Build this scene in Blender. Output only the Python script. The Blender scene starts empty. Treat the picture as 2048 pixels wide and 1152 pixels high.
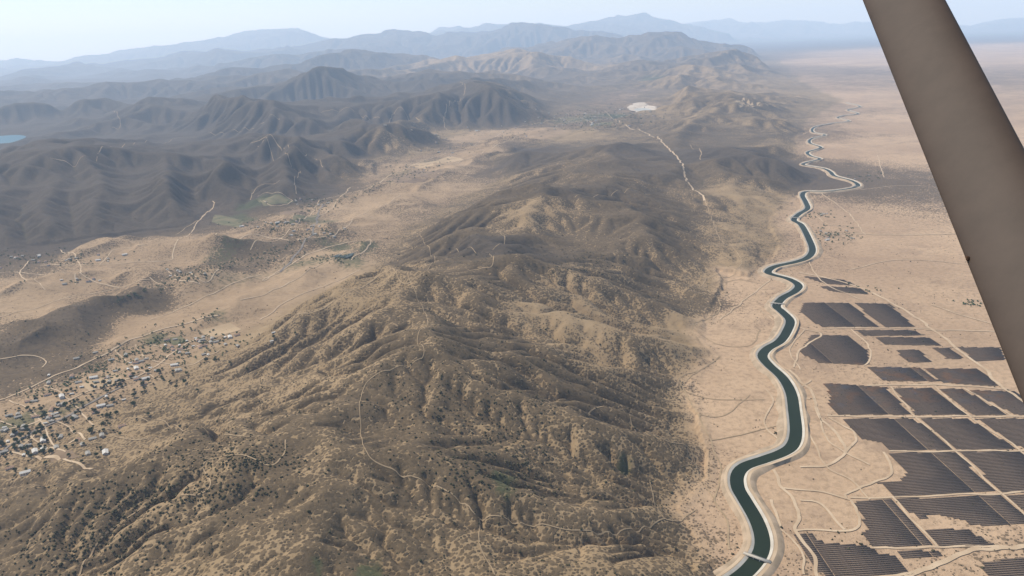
import bpy, numpy as np, math, random, time
from mathutils import Matrix, Vector
T0=time.time()
rng=np.random.default_rng(7); random.seed(7)
sc=bpy.context.scene
sc.view_settings.view_transform='Standard'; sc.view_settings.look='None'; sc.view_settings.exposure=0
HC=800.0; F=1577.0
pitch=math.radians(17.7); roll=math.radians(-2.1)
Rm=Matrix.Rotation(math.pi/2-pitch,4,'X')@Matrix.Rotation(roll,4,'Z')
cam_d=bpy.data.cameras.new('camera'); cam=bpy.data.objects.new('camera',cam_d); sc.collection.objects.link(cam)
cam_d.sensor_width=36; cam_d.lens=36*F/2048; cam_d.clip_start=0.05; cam_d.clip_end=200000
cam.matrix_world=Matrix.Translation((0,0,HC))@Rm
sc.camera=cam
RM=np.array(Rm.to_3x3())
def ray(px,py):
    v=RM@np.array([px-1024.0,576.0-py,-F]); return v/np.linalg.norm(v)
def on_plane(px,py,z=0.0):
    d=ray(px,py); t=(z-HC)/d[2]; return np.array([d[0]*t,d[1]*t,z])
def at_dist(px,py,D):
    d=ray(px,py); h=math.hypot(d[0],d[1]); t=D*1000/h; return np.array([d[0]*t,d[1]*t,HC+d[2]*t])
def az_dz(px,D,z):
    p=at_dist(px,110-0.0371*px,D); p[2]=z; return p
# ---------------- noise
def _h(ix,iy,s):
    n=(ix.astype(np.int64)*374761393+iy.astype(np.int64)*668265263+s*1442695041)&0x7fffffff
    n=((n^(n>>13))*1274126177)&0x7fffffff
    n=n^(n>>16)
    return (n&0xffff)/65535.0
def vnoise(x,y,s=0):
    ix=np.floor(x); iy=np.floor(y); fx=x-ix; fy=y-iy
    fx=fx*fx*fx*(fx*(fx*6-15)+10); fy=fy*fy*fy*(fy*(fy*6-15)+10)
    a=_h(ix,iy,s);b=_h(ix+1,iy,s);c=_h(ix,iy+1,s);d=_h(ix+1,iy+1,s)
    return (a+(b-a)*fx+(c-a)*fy+(a-b-c+d)*fx*fy)*2-1
def rotn(x,y,wl,s):
    a=s*1.3; return vnoise((x*math.cos(a)-y*math.sin(a))/wl+s*17.3,(x*math.sin(a)+y*math.cos(a))/wl-s*9.1,s)
# ---------------- control lines for the relief
def PZ(l): return np.array([on_plane(*p) for p in l])
def PS(k,l): return np.array([on_plane(a,b,c*k) for a,b,c in l])
def PD(D,l): return np.array([at_dist(p[0],p[1],D) for p in l])
def DZ(l): return np.array([az_dz(*p) for p in l])
lines=[
 PS(.74,[(-500,1300,80),(100,1180,140),(400,960,170),(560,870,190),(700,780,210),(800,690,215),(845,640,220),(815,580,230),(800,537,240),(900,545,215),(985,505,235),(1000,470,235),(1060,425,225),(1150,395,205),(1220,388,180),(1290,392,140),(1370,415,60)]),
 PS(.76,[(400,960,165),(700,1010,150),(760,1150,130)]),
 PS(.80,[(560,870,190),(900,960,130),(1150,1010,90),(1300,1000,60)]),
 PS(.80,[(700,1010,150),(1000,1130,100),(1250,1120,80),(1400,1130,50)]),
 PS(.78,[(800,690,215),(950,800,160),(1150,860,120),(1350,890,60)]),
 PS(.78,[(815,600,220),(950,660,160),(1150,740,100),(1340,740,50)]),
 PS(.78,[(900,545,215),(1050,600,160),(1250,660,100),(1370,680,50)]),
 PS(.78,[(985,505,235),(1150,540,160),(1390,610,60)]),
 PS(.78,[(1060,425,225),(1250,470,160),(1400,520,70)]),
 PS(.78,[(1150,395,205),(1280,430,150),(1410,460,70)]),
 PS(.80,[(560,870,190),(350,850,90),(250,870,60)]),
 PS(.78,[(800,690,215),(600,740,110),(450,760,60)]),
 PZ([(960,625,125),(1080,690,80),(1200,738,46),(1350,770,16)]),
 PZ([(980,750,110),(1100,800,76),(1250,820,44),(1370,830,18)]),
 PZ([(860,880,112),(1000,900,84),(1200,940,48),(1350,950,18)]),
 PZ([(850,1020,90),(950,1050,70),(1150,1080,46),(1330,1055,20)]),
 PZ([(1100,555,115),(1180,600,78),(1300,640,44),(1400,650,18)]),
 PZ([(1180,480,120),(1250,520,78),(1360,560,34)]),
 PZ([(1000,330,70),(1050,300,110),(1115,280,100)]),
 PZ([(1140,300,110),(1200,285,145),(1270,285,145),(1320,310,120),(1340,350,80)]),
 PZ([(1080,345,90),(1180,345,120),(1260,352,100)]),
 PZ([(1200,382,145),(1230,345,130),(1235,310,140),(1230,290,145)]),
 PZ([(1330,262,120),(1390,250,140),(1430,280,140),(1500,300,130),(1570,320,100),(1630,342,45)]),
 PZ([(1390,320,100),(1450,340,95),(1540,350,75)]),
 PZ([(1430,280,135),(1420,240,125),(1390,192,170),(1380,165,190)]),
 PZ([(1300,215,120),(1350,192,165),(1420,195,170),(1500,215,140),(1590,240,90)]),
 PZ([(1500,262,90),(1560,285,80),(1600,300,40)]),
 PZ([(1470,470,25),(1510,490,45),(1535,510,30)]),
 PZ([(1440,520,25),(1490,535,35),(1510,555,20)]),
 PZ([(1430,395,60),(1500,385,60),(1565,388,40)]),
 PZ([(1430,590,10),(1480,580,26),(1520,590,12)]),PZ([(1420,640,10),(1480,650,22),(1510,660,8)]),
 PZ([(1300,165,150),(1380,140,230),(1450,112,280),(1500,130,240),(1550,150,120)]),
 # near-left dark range with spurs and hollows
 PZ([(-300,420,150),(-100,345,170),(20,330,205),(100,314,220),(180,300,235),(260,296,225),(350,276,275),(450,262,290),(560,236,325),(620,244,305),(680,250,265),(735,278,180),(755,310,60)]),
 PZ([(350,276,270),(330,330,205),(350,390,125),(390,430,40)]),
 PZ([(450,262,285),(440,320,205),(460,380,100)]),
 PZ([(560,236,320),(590,290,230),(570,340,160),(550,390,60)]),
 PZ([(620,244,300),(690,300,170),(720,345,50)]),
 PZ([(180,300,230),(210,360,175),(190,430,90)]),
 PZ([(100,314,215),(100,380,155),(120,450,70)]),
 PZ([(20,330,205),(10,400,135),(40,470,60)]),
 PZ([(-100,345,170),(-90,420,120),(-80,500,60)]),
 PZ([(515,310,120),(510,370,68),(510,430,26)]),
 PZ([(270,345,115),(270,400,65),(280,455,26)]),
 PZ([(400,325,130),(400,375,78),(420,405,36)]),
 PZ([(640,315,105),(640,355,58),(640,395,26)]),
 PZ([(145,365,115),(150,420,68),(160,465,28)]),
 PZ([(55,380,110),(60,430,66),(70,480,26)]),
 PZ([(100,262,150),(170,232,230),(250,205,310),(300,204,315),(350,210,290),(430,184,390),(480,196,350),(520,206,320),(590,232,230),(640,222,270),(700,214,310),(760,236,240),(800,224,290),(860,250,150),(890,270,60)]),
 PZ([(430,184,385),(400,230,200),(380,250,120)]),PZ([(250,205,305),(230,240,180),(200,262,90)]),
 PZ([(330,240,120),(310,262,70)]),
 PZ([(780,235,230),(860,188,330),(920,164,360),(1000,190,280),(1080,214,150)]),
 PZ([(920,164,355),(930,200,220),(900,240,110)]),
 PD(11,[(-300,240),(0,215),(200,200),(300,195),(400,188),(480,172),(560,155),(650,140),(740,150),(800,160),(860,148)]),
 PD(9.3,[(560,215),(620,205),(700,190),(780,178),(850,172)]),
 PD(13,[(760,160),(850,136),(910,130),(960,145),(1040,160),(1100,165),(1180,172)]),
 PD(15,[(-200,200),(80,182),(200,180),(330,172),(430,158),(520,150)]),
 PD(17,[(700,150),(800,135),(860,112),(930,101),(1040,86),(1100,100),(1180,110),(1250,122)]),
 PD(24,[(1050,95),(1120,80),(1180,67),(1240,72),(1300,58),(1380,68),(1430,82),(1500,98)]),
 PD(20,[(-300,200),(0,178),(120,162),(250,166),(400,150),(500,138),(600,135),(640,114),(740,106),(820,122)]),
 PD(26,[(-300,185),(0,165),(100,146),(230,148),(330,135),(420,128),(520,112),(600,108),(690,98)]),
 PD(34,[(-300,170),(0,148),(150,130),(300,117),(450,98),(560,90),(700,78),(790,53),(860,66),(960,62),(1040,55),(1120,62),(1200,70)]),
 PD(50,[(-300,135),(0,128),(120,117),(200,102),(340,86),(430,76),(520,66),(600,58),(650,66),(720,80),(800,72),(900,48),(1000,42),(1070,50),(1150,45),(1230,32),(1290,27),(1370,38),(1430,50),(1520,58)]),
 PD(72,[(1300,44),(1350,41),(1450,37),(1540,46),(1620,50),(1750,46),(1900,50),(2048,40),(2300,38)]),
 # hollows
 PZ([(1290,262,50),(1310,280,70),(1360,330,70),(1400,385,30)]),
 PZ([(1280,240,60),(1370,228,90)]),PZ([(1470,240,90),(1530,262,70),(1590,285,40)]),
 PZ([(1290,185,60),(1340,172,120)]),PZ([(1430,172,130),(1560,190,70)]),
 PZ([(-300,330,40),(0,300,50),(300,283,60),(600,275,90),(740,262,60)]),
 PZ([(100,245,40),(200,222,40),(400,215,90),(600,210,100),(760,205,130)]),
 DZ([(-300,13,60),(300,14,80),(700,14.3,150),(1000,15,150),(1200,15,120),(1400,16,150)]),
 DZ([(-300,23,80),(300,23.5,90),(800,25,200),(1000,21,150),(1250,20,200)]),
 DZ([(-300,29,100),(300,29,100),(700,29,200),(1250,29,200)]),
 DZ([(-300,40,100),(300,40,100),(800,40,300),(1350,37,200)]),
 DZ([(-500,58,50),(500,58,100),(1250,59,200)]),
 DZ([(-500,88,0),(1000,88,0),(2500,88,0)]),
]
RES=[(1245,213),(1285,202),(1316,206),(1322,222),(1287,232),(1250,226)]
LAKE=[(-200,282),(-20,273),(30,270),(52,273),(36,281),(0,291),(-200,312)]
polys=[
 (0.0,PZ([(1430,1400,0),(1470,1180,0),(1430,1090,0),(1380,1020,0),(1440,960,0),(1425,860,0),(1385,775,0),(1440,712,0),(1400,670,0),(1445,615,0),(1460,575,0),(1440,545,0),(1500,560,0),(1535,540,0),(1590,490,0),(1560,440,0),(1590,400,0),(1650,352,0),(1600,325,0),(1605,270,0),(1620,240,0),(1690,200,0),(1650,185,0),(1600,160,0),(1560,122,0),(1500,104,0)]).tolist()+DZ([(1480,50,0),(1700,60,0),(2100,60,0),(3400,60,0)]).tolist()+[[4000,1500,0],[2500,0,0],[600,300,0]]),
 (15.0,PZ([(-500,1060,0),(0,928,0),(170,832,0),(350,748,0),(480,668,0),(620,606,0),(720,542,0),(830,442,0),(900,402,0),(1000,352,0),(970,322,0),(1080,285,0),(1150,258,0),(1250,240,0),(1260,200,0),(1290,180,0),(1200,190,0),(1130,222,0),(1130,250,0),(960,265,0),(890,290,0),(870,312,0),(745,335,0),(740,360,0),(650,402,0),(520,452,0),(430,412,0),(380,457,0),(200,477,0),(80,492,0),(0,527,0),(-500,700,0)]).tolist()),
 (38.0,np.array([on_plane(x,y,40) for x,y in LAKE]).tolist()),
 (30.0,np.array([on_plane(x,y,30) for x,y in RES]).tolist()),
]
# ---------------- log-polar lattice
du=0.003
U=np.arange(math.log(430.0),math.log(92000.0),du); TH=np.arange(-0.80,0.80,du)
NR,NT=len(U),len(TH)
Rg=np.exp(U)[:,None]*np.ones((1,NT)); X=Rg*np.sin(TH)[None,:]; Y=Rg*np.cos(TH)[None,:]
st=4
ui=np.arange(0,NR+st,st); ti=np.arange(0,NT+st,st)
Uc=U[0]+ui*du; Tc=TH[0]+ti*du
rc=np.exp(Uc)[:,None]; Xc=rc*np.sin(Tc)[None,:]; Yc=rc*np.cos(Tc)[None,:]; Rc=rc*np.ones_like(Xc)
def seg_d(P,x,y):
    best=np.full(x.shape,1e18); zb=np.zeros(x.shape)
    for a,b in zip(P[:-1],P[1:]):
        dx,dy=b[0]-a[0],b[1]-a[1]; L=dx*dx+dy*dy+1e-9
        t=np.clip(((x-a[0])*dx+(y-a[1])*dy)/L,0,1)
        d=(x-a[0]-t*dx)**2+(y-a[1]-t*dy)**2
        m=d<best; best=np.where(m,d,best); zb=np.where(m,a[2]+t*(b[2]-a[2]),zb)
    return np.sqrt(best),zb
def inside(P,x,y):
    r=np.zeros(x.shape,bool); n=len(P)
    for i in range(n):
        a=P[i];b=P[(i+1)%n]
        c=((a[1]>y)!=(b[1]>y))
        with np.errstate(all='ignore'):
            xi=(b[0]-a[0])*(y-a[1])/(b[1]-a[1]+1e-12)+a[0]
        r^=c&(x<xi)
    return r
num=np.zeros(Xc.shape); den=np.zeros(Xc.shape); Dpl=np.full(Xc.shape,1e9)
PW_=1.4
wx=Xc+rotn(Xc,Yc,420,81)*45+rotn(Xc,Yc,170,82)*22+rotn(Xc,Yc,2600,83)*np.clip(Rc-6000,0,20000)*.010
wy=Yc+rotn(Xc,Yc,430,84)*45+rotn(Xc,Yc,180,85)*22
for P in lines:
    d,z=seg_d(P,wx,wy); w=np.exp(-d/(0.11*Rc))/(d/1000+0.04)**PW_+1e-9/(d/1000+.03)**3; num+=w*z; den+=w
for q,(z0,P) in enumerate(polys):
    P=np.array(P); ax_,ay_=(wx,wy) if q==1 else (Xc,Yc)
    d,_=seg_d(np.vstack([P,P[:1]]),ax_,ay_); ins=inside(P,ax_,ay_); d=np.where(ins,0,d)
    w=np.exp(-d/(0.11*Rc))/(d/1000+0.006)**PW_; w=np.where(ins,w*1e4,w); num+=w*z0; den+=w; Dpl=np.minimum(Dpl,d)
Hc=num/den
def up(A):
    a=np.interp(np.arange(NR),ui,np.arange(len(ui))); i=np.minimum(a.astype(int),len(ui)-2); f=(a-i)[:,None]
    B=A[i]*(1-f)+A[i+1]*f
    b=np.interp(np.arange(NT),ti,np.arange(len(ti))); j=np.minimum(b.astype(int),len(ti)-2); g=(b-j)[None,:]
    return B[:,j]*(1-g)+B[:,j+1]*g
H0=up(Hc); DP=up(Dpl)
relief=np.clip(DP/100,0,1)*np.clip(H0/90,0.15,1.6)
nz=np.zeros_like(H0)
wl=5200.0;s=1
nearf=np.clip((Rg-3200)/3500,0,1)
while wl>14:
    amp=wl*((.044 if wl<260 else .034)+(.022 if wl>200 else .0)*nearf)*np.clip(wl/(Rg*0.010),0,1)
    amp=np.minimum(amp,19+14*nearf+Rg*.0033)
    n=rotn(X,Y,wl,s)
    if wl<900 or wl>2000: n=0.5-np.abs(n)*1.6
    else: n=np.where(Rg>6000,0.5-np.abs(n)*1.6,n)
    if wl>2000: amp=amp*np.clip((Rg-9000)/9000,0,1)
    nz+=amp*n*np.clip(np.abs(H0)/(amp*1.5+1),0,1); wl/=1.8; s+=1
Z=H0+nz*relief
base=(DP<12)
Z=np.where(base,H0,np.maximum(Z,H0*0.3+1))
# ---------------- stream-power erosion
idx=np.arange(NR*NT).reshape(NR,NT)
cell=(Rg*du)
shifts=[(a,b) for a in(-1,0,1) for b in(-1,0,1) if (a or b)]
basef=base.ravel().copy()
edge=np.zeros((NR,NT),bool); edge[0]=edge[-1]=True; edge[:,0]=edge[:,-1]=True
fixed=basef|edge.ravel()
Acc=None
def erode(Z,K,m=0.5,diff=0.12):
    global Acc
    Zp=np.pad(Z,1,mode='edge'); best=np.zeros_like(Z); rec=idx.copy(); dist=cell.copy(); mn=np.full(Z.shape,1e9)
    for a,b in shifts:
        zn=Zp[1+a:1+a+NR,1+b:1+b+NT]; L=math.hypot(a,b)
        sl=(Z-zn)/(cell*L); mk=sl>best
        ii=np.clip(np.arange(NR)+a,0,NR-1)[:,None]*NT+np.clip(np.arange(NT)+b,0,NT-1)[None,:]
        best=np.where(mk,sl,best); rec=np.where(mk,ii,rec); dist=np.where(mk,cell*L,dist)
        mn=np.minimum(mn,zn)
    z=Z.ravel().copy(); rec=rec.ravel(); me=np.arange(rec.size); rec=np.where(fixed,me,rec)
    pit=(rec==me)&~fixed
    z[pit]=mn.ravel()[pit]+0.05
    cnt=(rec!=me).astype(np.int32); p=rec.copy()
    for _ in range(14):
        c2=cnt[p]
        if not c2.any(): break
        cnt=cnt+c2; p=p[p]
    order=np.argsort(cnt,kind='stable'); bc=np.bincount(cnt); ends=np.cumsum(bc); starts=ends-bc
    A=(cell**2).ravel().copy(); own=A.copy(); dist=dist.ravel()
    for l in range(len(bc)-1,0,-1):
        q=order[starts[l]:ends[l]]; np.add.at(A,rec[q],A[q])
    Ae=np.maximum(A-own*1.3-260,2.0)
    Fc=K.ravel()*Ae**m/dist
    for l in range(1,len(bc)):
        q=order[starts[l]:ends[l]]; f=Fc[q]; z[q]=(z[q]+f*z[rec[q]])/(1+f)
    Acc=A.reshape(Z.shape)
    Z=z.reshape(Z.shape)
    lap=np.zeros_like(Z); lap[1:-1,1:-1]=(Z[2:,1:-1]+Z[:-2,1:-1]+Z[1:-1,2:]+Z[1:-1,:-2])-4*Z[1:-1,1:-1]
    Z=Z+np.where(fixed.reshape(Z.shape),0,diff*lap)
    return Z
Kf=0.145*np.minimum(1,(5500/Rg))**0.4
DF=0.14*np.minimum(1,4500/Rg)
NI=21
for it in range(NI): Z=erode(Z,Kf,0.5,DF)
print('erode',time.time()-T0)
lv=np.clip(1-DP/250,0,1)*np.where((H0>7)&(H0<60),1,0)*np.clip(12000/Rg,0,1)*np.where(H0>25,0.4,1)
rg=lambda wl,s: 0.5-np.abs(rotn(X,Y,wl,s))*1.5
vx=rotn(X,Y,900,21)*13+rotn(X,Y,380,22)*9+rg(190,24)*7+rg(90,25)*3
for h_,w_,pl in [(50,130,[(-150,740),(60,680),(200,630),(330,588),(410,565)]),(40,100,[(180,505),(300,485),(420,505),(520,500)]),(18,60,[(560,575),(640,545),(720,500)]),(20,60,[(270,690),(440,640),(520,600)]),(32,130,[(840,380),(930,330),(1040,285)]),(35,110,[(560,440),(640,480)]),(28,90,[(40,590),(130,565),(260,560)]),(28,140,[(740,400),(800,360),(860,335)]),(30,90,[(460,500),(500,475),(540,460)]),(22,110,[(700,470),(760,430),(820,400)]),(24,120,[(960,300),(1040,275),(1100,262)])]:
    P=np.array([on_plane(a,b,15) for a,b in pl]); d,_=seg_d(P,X+rotn(X,Y,260,26)*60,Y+rotn(X,Y,260,27)*60); vx+=h_*np.exp(-(d/w_)**2)*(1+rg(120,28)*.5)
Z=Z+vx*lv
Z=Z+(rotn(X,Y,260,22)*3+rotn(X,Y,90,23))*np.clip(1-DP/400,0,1)*np.where(H0>7,0,.25)*np.clip(12000/Rg,0,1)
Z=Z+(rotn(X,Y,45,31)*.8+rotn(X,Y,22,32)*0.45)*np.clip(relief,0,1)*np.clip(3000/Rg,0,1)
LA=np.log10(Acc)
# ---------------- resample to the final lattice
uf=np.concatenate([np.arange(0,math.log(9000/430)/du,0.6),np.arange(math.ceil(math.log(9000/430)/du)+0.5,NR-1,1.0)]); tf=np.arange(0,NT-1,0.6)
def cub(A,q,ax):
    n=A.shape[ax]; i=np.floor(q).astype(int); f=q-i
    g=lambda k: np.take(A,np.clip(i+k,0,n-1),axis=ax)
    f=f[:,None] if ax==0 else f[None,:]
    p0,p1,p2,p3=g(-1),g(0),g(1),g(2)
    return p1+0.5*f*(p2-p0+f*(2*p0-5*p1+4*p2-p3+f*(3*(p1-p2)+p3-p0)))
def fine(A): return cub(cub(A,uf,0),tf,1)
ZF=fine(Z); UF=U[0]+uf*du; TF=TH[0]+tf*du
RF=np.exp(UF)[:,None]; XF=RF*np.sin(TF)[None,:]; YF=RF*np.cos(TF)[None,:]
nr,nt=ZF.shape
def bil(A,x,y):
    x=np.asarray(x,float); y=np.asarray(y,float)
    u=np.log(np.hypot(x,y)+1e-6); t=np.arctan2(x,y)
    a=np.clip(np.interp(u,UF,np.arange(nr)),0,nr-1.001); b=np.clip((t-TF[0])/(TF[1]-TF[0]),0,nt-1.001)
    i=a.astype(int); j=b.astype(int); f=a-i; g=b-j
    return (A[i,j]*(1-f)+A[i+1,j]*f)*(1-g)+(A[i,j+1]*(1-f)+A[i+1,j+1]*f)*g
def Hs(x,y): return bil(ZF,x,y)
TS=np.exp(np.linspace(math.log(450),math.log(80000),1500))
def hit(px,py):
    d=ray(px,py); h=math.hypot(d[0],d[1])
    ts=TS/h
    zz=HC+d[2]*ts; g=Hs(d[0]*ts,d[1]*ts); k=np.nonzero(zz<g)[0]
    if len(k)==0: t=ts[-1]
    else:
        k=max(k[0],1); a=zz[k-1]-g[k-1]; b=g[k]-zz[k]; t=ts[k-1]+(ts[k]-ts[k-1])*a/(a+b+1e-9)
    return np.array([d[0]*t,d[1]*t,float(Hs(d[0]*t,d[1]*t))])
# ---------------- vegetation density
VP=[(50,400,1),(250,400,1),(450,330,1),(600,300,1),(700,300,1),(200,450,1),(30,460,1),(560,370,1),(480,400,1),(300,240,1),(430,220,1),(600,240,1),(700,230,1),(800,250,1),(650,180,1),(900,200,1),(1000,210,.95),(800,180,1),(1060,220,.9),(100,310,1),(400,290,1),(350,430,1),(130,460,1),
(200,180,.95),(500,150,.95),(700,120,.95),(950,112,.2),(1040,100,.15),(1000,130,.4),(1100,115,.3),(1200,90,.7),(1300,80,.8),(1400,110,.6),(1500,130,.5),(1100,140,.7),(1200,160,.6),(1350,130,.7),(1480,150,.35),(1400,200,.6),(1350,215,.3),(1500,240,.5),
(150,140,.95),(300,128,.95),(450,112,.95),(600,100,.95),(750,85,.95),(850,75,.95),(1000,68,.95),(1150,72,.95),(300,100,.95),(600,72,.95),(1000,52,.95),(1290,40,.95),(1200,42,.95),(1400,48,.9),(100,200,.95),(50,240,.95),
(100,600,.1),(200,640,.85),(330,590,.8),(60,680,.8),(130,710,.65),(400,500,.2),(250,500,.2),(100,560,.12),(600,520,.12),(500,570,.08),(450,640,.1),(280,680,.12),(600,440,.3),(700,440,.12),(760,400,.15),(900,330,.1),(850,370,.2),(1000,300,.12),(1050,300,.95),(1020,320,.9),(1080,270,.12),(950,270,.2),(1200,235,.65),(1150,225,.6),(1100,240,.4),(480,520,.7),(840,300,.35),(780,330,.35),(650,560,.08),(330,640,.08),(560,600,.02),(60,800,.15),(200,760,.2),(60,880,.25),(430,530,.65),(160,590,.35),(700,480,.4),(640,505,.55),(820,350,.4),
(850,440,.4),(950,410,.8),(1000,430,.8),(1100,388,.9),(1180,388,.85),(1100,412,.3),(1080,430,.25),(1150,460,.65),(1250,440,.7),(1350,450,.65),(950,490,.95),(1050,500,.9),(850,500,.7),(1000,540,.6),(1150,560,.25),(1050,600,.2),(1150,620,.18),(1250,560,.4),(1380,600,.5),(1330,500,.6),(800,580,.5),(700,600,.3),(900,650,.58),(1100,700,.55),(1200,680,.25),(1300,700,.42),(650,700,.48),(800,720,.6),(500,750,.35),(400,800,.42),(600,820,.55),(800,800,.65),(1000,800,.5),(1200,800,.45),(1300,850,.4),(1100,900,.42),(900,900,.55),(700,950,.5),(500,900,.58),(300,860,.33),(150,900,.38),(50,1000,.5),(200,1000,.55),(400,1000,.46),(300,1100,.48),(600,1100,.46),(800,1050,.44),(1000,1000,.46),(1000,1100,.42),(1200,1000,.4),(1200,1100,.4),(1350,1100,.4),(1350,950,.34),(1240,300,.9),(1300,340,.85),(1150,320,.65),(1200,350,.7),(1340,400,.6),(1450,310,1),(1550,330,.95),(1520,350,.8),(1400,340,.75),(1500,385,.15),(1450,400,.15),(1480,370,.4),(1500,500,.3),(1550,480,.25),(1420,270,.6),
(1450,750,.04),(1480,850,.06),(1450,650,.06),(1430,1020,.2),(1600,1000,.08),(1700,900,.06),(1800,500,.03),(1700,450,.1),(1800,300,.06),(1900,250,.1),(1700,200,.15),(1600,200,.4),(1800,120,.08),(2000,100,.06),(1750,600,.05),(2000,700,.06),(1550,1050,.1),(1500,570,.12)]
xw=Xc+rotn(Xc,Yc,500,41)*120+rotn(Xc,Yc,160,42)*50; yw=Yc+rotn(Xc,Yc,520,43)*120+rotn(Xc,Yc,170,44)*50
vn=np.zeros(Xc.shape); vd=np.zeros(Xc.shape)
for px,py,v in VP:
    p=hit(px,py); r=math.hypot(p[0],p[1])
    w=1/(((xw-p[0])**2+(yw-p[1])**2)/r**2*1e3+0.02)**2.0
    vn+=w*v; vd+=w
VG=fine(up(vn/vd)); DK=np.clip((VG-.75)/.2,0,1)
GR=np.zeros(Xc.shape)
for px,py,r_,a_ in [(540,400,110,.8),(500,440,120,.7),(600,440,100,.6),(430,520,110,.45),(640,530,90,.6),(700,498,70,.8),(560,545,90,.5),(1150,240,300,.6),(1230,230,260,.7),(1290,160,300,.7),(100,840,60,.7),(60,870,60,.6),(330,690,50,.6),(560,400,80,.7),(800,345,160,.4),(1180,215,250,.4),(780,1080,30,.8),(790,1100,28,.8),(1040,940,26,.8),(1060,960,26,.8),(1225,925,22,.8),(640,1100,16,.7),(1010,915,20,.8),(480,560,90,.4),(160,820,50,.6),(470,650,60,.5),(620,500,90,.6),(670,530,90,.6),(900,320,120,.5)]:
    p=hit(px,py); GR=np.maximum(GR,a_*np.exp(-((xw-rotn(xw,yw,60,45)*r_*.4-p[0])**2+((yw-p[1])*.7)**2)/r_**2))
GR=fine(up(GR))
gu=np.gradient(ZF,axis=0)/np.gradient(np.exp(UF))[:,None]; gt=np.gradient(ZF,axis=1)/(RF*(TF[1]-TF[0]))
ct,sn=np.cos(TF)[None,:],np.sin(TF)[None,:]
gx=gu*sn+gt*ct; gy=gu*ct-gt*sn
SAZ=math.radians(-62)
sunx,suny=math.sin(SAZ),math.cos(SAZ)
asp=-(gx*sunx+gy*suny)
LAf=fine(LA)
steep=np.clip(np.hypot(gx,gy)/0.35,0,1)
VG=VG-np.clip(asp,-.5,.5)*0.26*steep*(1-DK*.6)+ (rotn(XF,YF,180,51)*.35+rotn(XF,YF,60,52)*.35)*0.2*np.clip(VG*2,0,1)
GUL=np.clip((LAf-3.8)/1.6,0,1)*np.clip(fine(relief)*1.5,0,1)*np.clip(1-(RF-4000)/6000,0,1)
VG=np.clip(VG+GUL*0.3,0,1)
FLAT=np.clip(1-fine(DP)/60,0,1)
PLN=FLAT*np.clip((XF-YF*0.05)/200,0.5,1)
print('fields',time.time()-T0)
# ---------------- mesh helpers
def mesh_np(name,V,Fq,smooth=False):
    V=np.asarray(V,np.float32); Fq=np.asarray(Fq,np.int32); k=Fq.shape[1]
    me=bpy.data.meshes.new(name); me.vertices.add(len(V)); me.vertices.foreach_set('co',V.ravel())
    me.loops.add(Fq.size); me.loops.foreach_set('vertex_index',Fq.ravel())
    me.polygons.add(len(Fq)); me.polygons.foreach_set('loop_start',np.arange(0,Fq.size,k,dtype=np.int32))
    try: me.polygons.foreach_set('loop_total',np.full(len(Fq),k,np.int32))
    except Exception: pass
    if smooth: me.polygons.foreach_set('use_smooth',np.ones(len(Fq),bool))
    me.update(calc_edges=True); return me
def add(name,me,mat=None,kind=None,label=None,cat=None,group=None,parent=None):
    o=bpy.data.objects.new(name,me); sc.collection.objects.link(o)
    if mat is not None and me is not None and len(me.materials)==0: 
        for m in (mat if isinstance(mat,(list,tuple)) else [mat]): me.materials.append(m)
    if kind:o['kind']=kind
    if label:o['label']=label
    if cat:o['category']=cat
    if group:o['group']=group
    if parent:o.parent=parent
    return o
class NT_:
    def __init__(s,name):
        s.m=bpy.data.materials.new(name); s.m.use_nodes=True; s.t=s.m.node_tree; s.b=s.t.nodes['Principled BSDF']; s.b.inputs['Roughness'].default_value=0.9
        s.b.inputs['Specular IOR Level'].default_value=0.1
        s.out=s.t.nodes['Material Output']
    def n(s,ty,**k):
        nd=s.t.nodes.new(ty)
        for a,v in k.items(): setattr(nd,a,v)
        return nd
    def l(s,a,b): s.t.links.new(a,b)
    def val(s,sock,v):
        if hasattr(v,'type') or hasattr(v,'is_linked'): s.l(v,sock)
        else: sock.default_value=v
    def math(s,op,a,b=0.0,c=0.0,clamp=False):
        nd=s.n('ShaderNodeMath',operation=op,use_clamp=clamp); s.val(nd.inputs[0],a); s.val(nd.inputs[1],b); s.val(nd.inputs[2],c); return nd.outputs[0]
    def mix(s,f,a,b):
        nd=s.n('ShaderNodeMix',data_type='RGBA'); s.val(nd.inputs[0],f); s.val(nd.inputs[6],a if not isinstance(a,tuple) else (*a,1)); s.val(nd.inputs[7],b if not isinstance(b,tuple) else (*b,1)); return nd.outputs[2]
    def pos(s):
        return s.n('ShaderNodeNewGeometry').outputs['Position']
    def noise(s,scale,detail=4,rough=.55,vec=None):
        nd=s.n('ShaderNodeTexNoise'); nd.inputs['Scale'].default_value=scale; nd.inputs['Detail'].default_value=detail; nd.inputs['Roughness'].default_value=rough
        s.l(vec if vec is not None else s.pos(),nd.inputs['Vector']); return nd.outputs['Fac']
    def vor(s,scale):
        nd=s.n('ShaderNodeTexVoronoi'); nd.inputs['Scale'].default_value=scale; s.l(s.pos(),nd.inputs['Vector']); return nd
    def ss(s,v,a,b):
        nd=s.n('ShaderNodeMapRange',interpolation_type='SMOOTHSTEP'); s.val(nd.inputs[0],v); nd.inputs[1].default_value=a; nd.inputs[2].default_value=b; return nd.outputs[0]
    def attr(s,nm): return s.n('ShaderNodeAttribute',attribute_name=nm).outputs['Fac']
def simple(name,c1,c2,scale,rough=.9,spec=.1):
    M=NT_(name); f=M.ss(M.noise(scale,5),.35,.65); M.l(M.mix(f,c1,c2),M.b.inputs['Base Color']); M.b.inputs['Roughness'].default_value=rough; M.b.inputs['Specular IOR Level'].default_value=spec; return M.m
M=NT_('dry_hill_ground')
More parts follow.
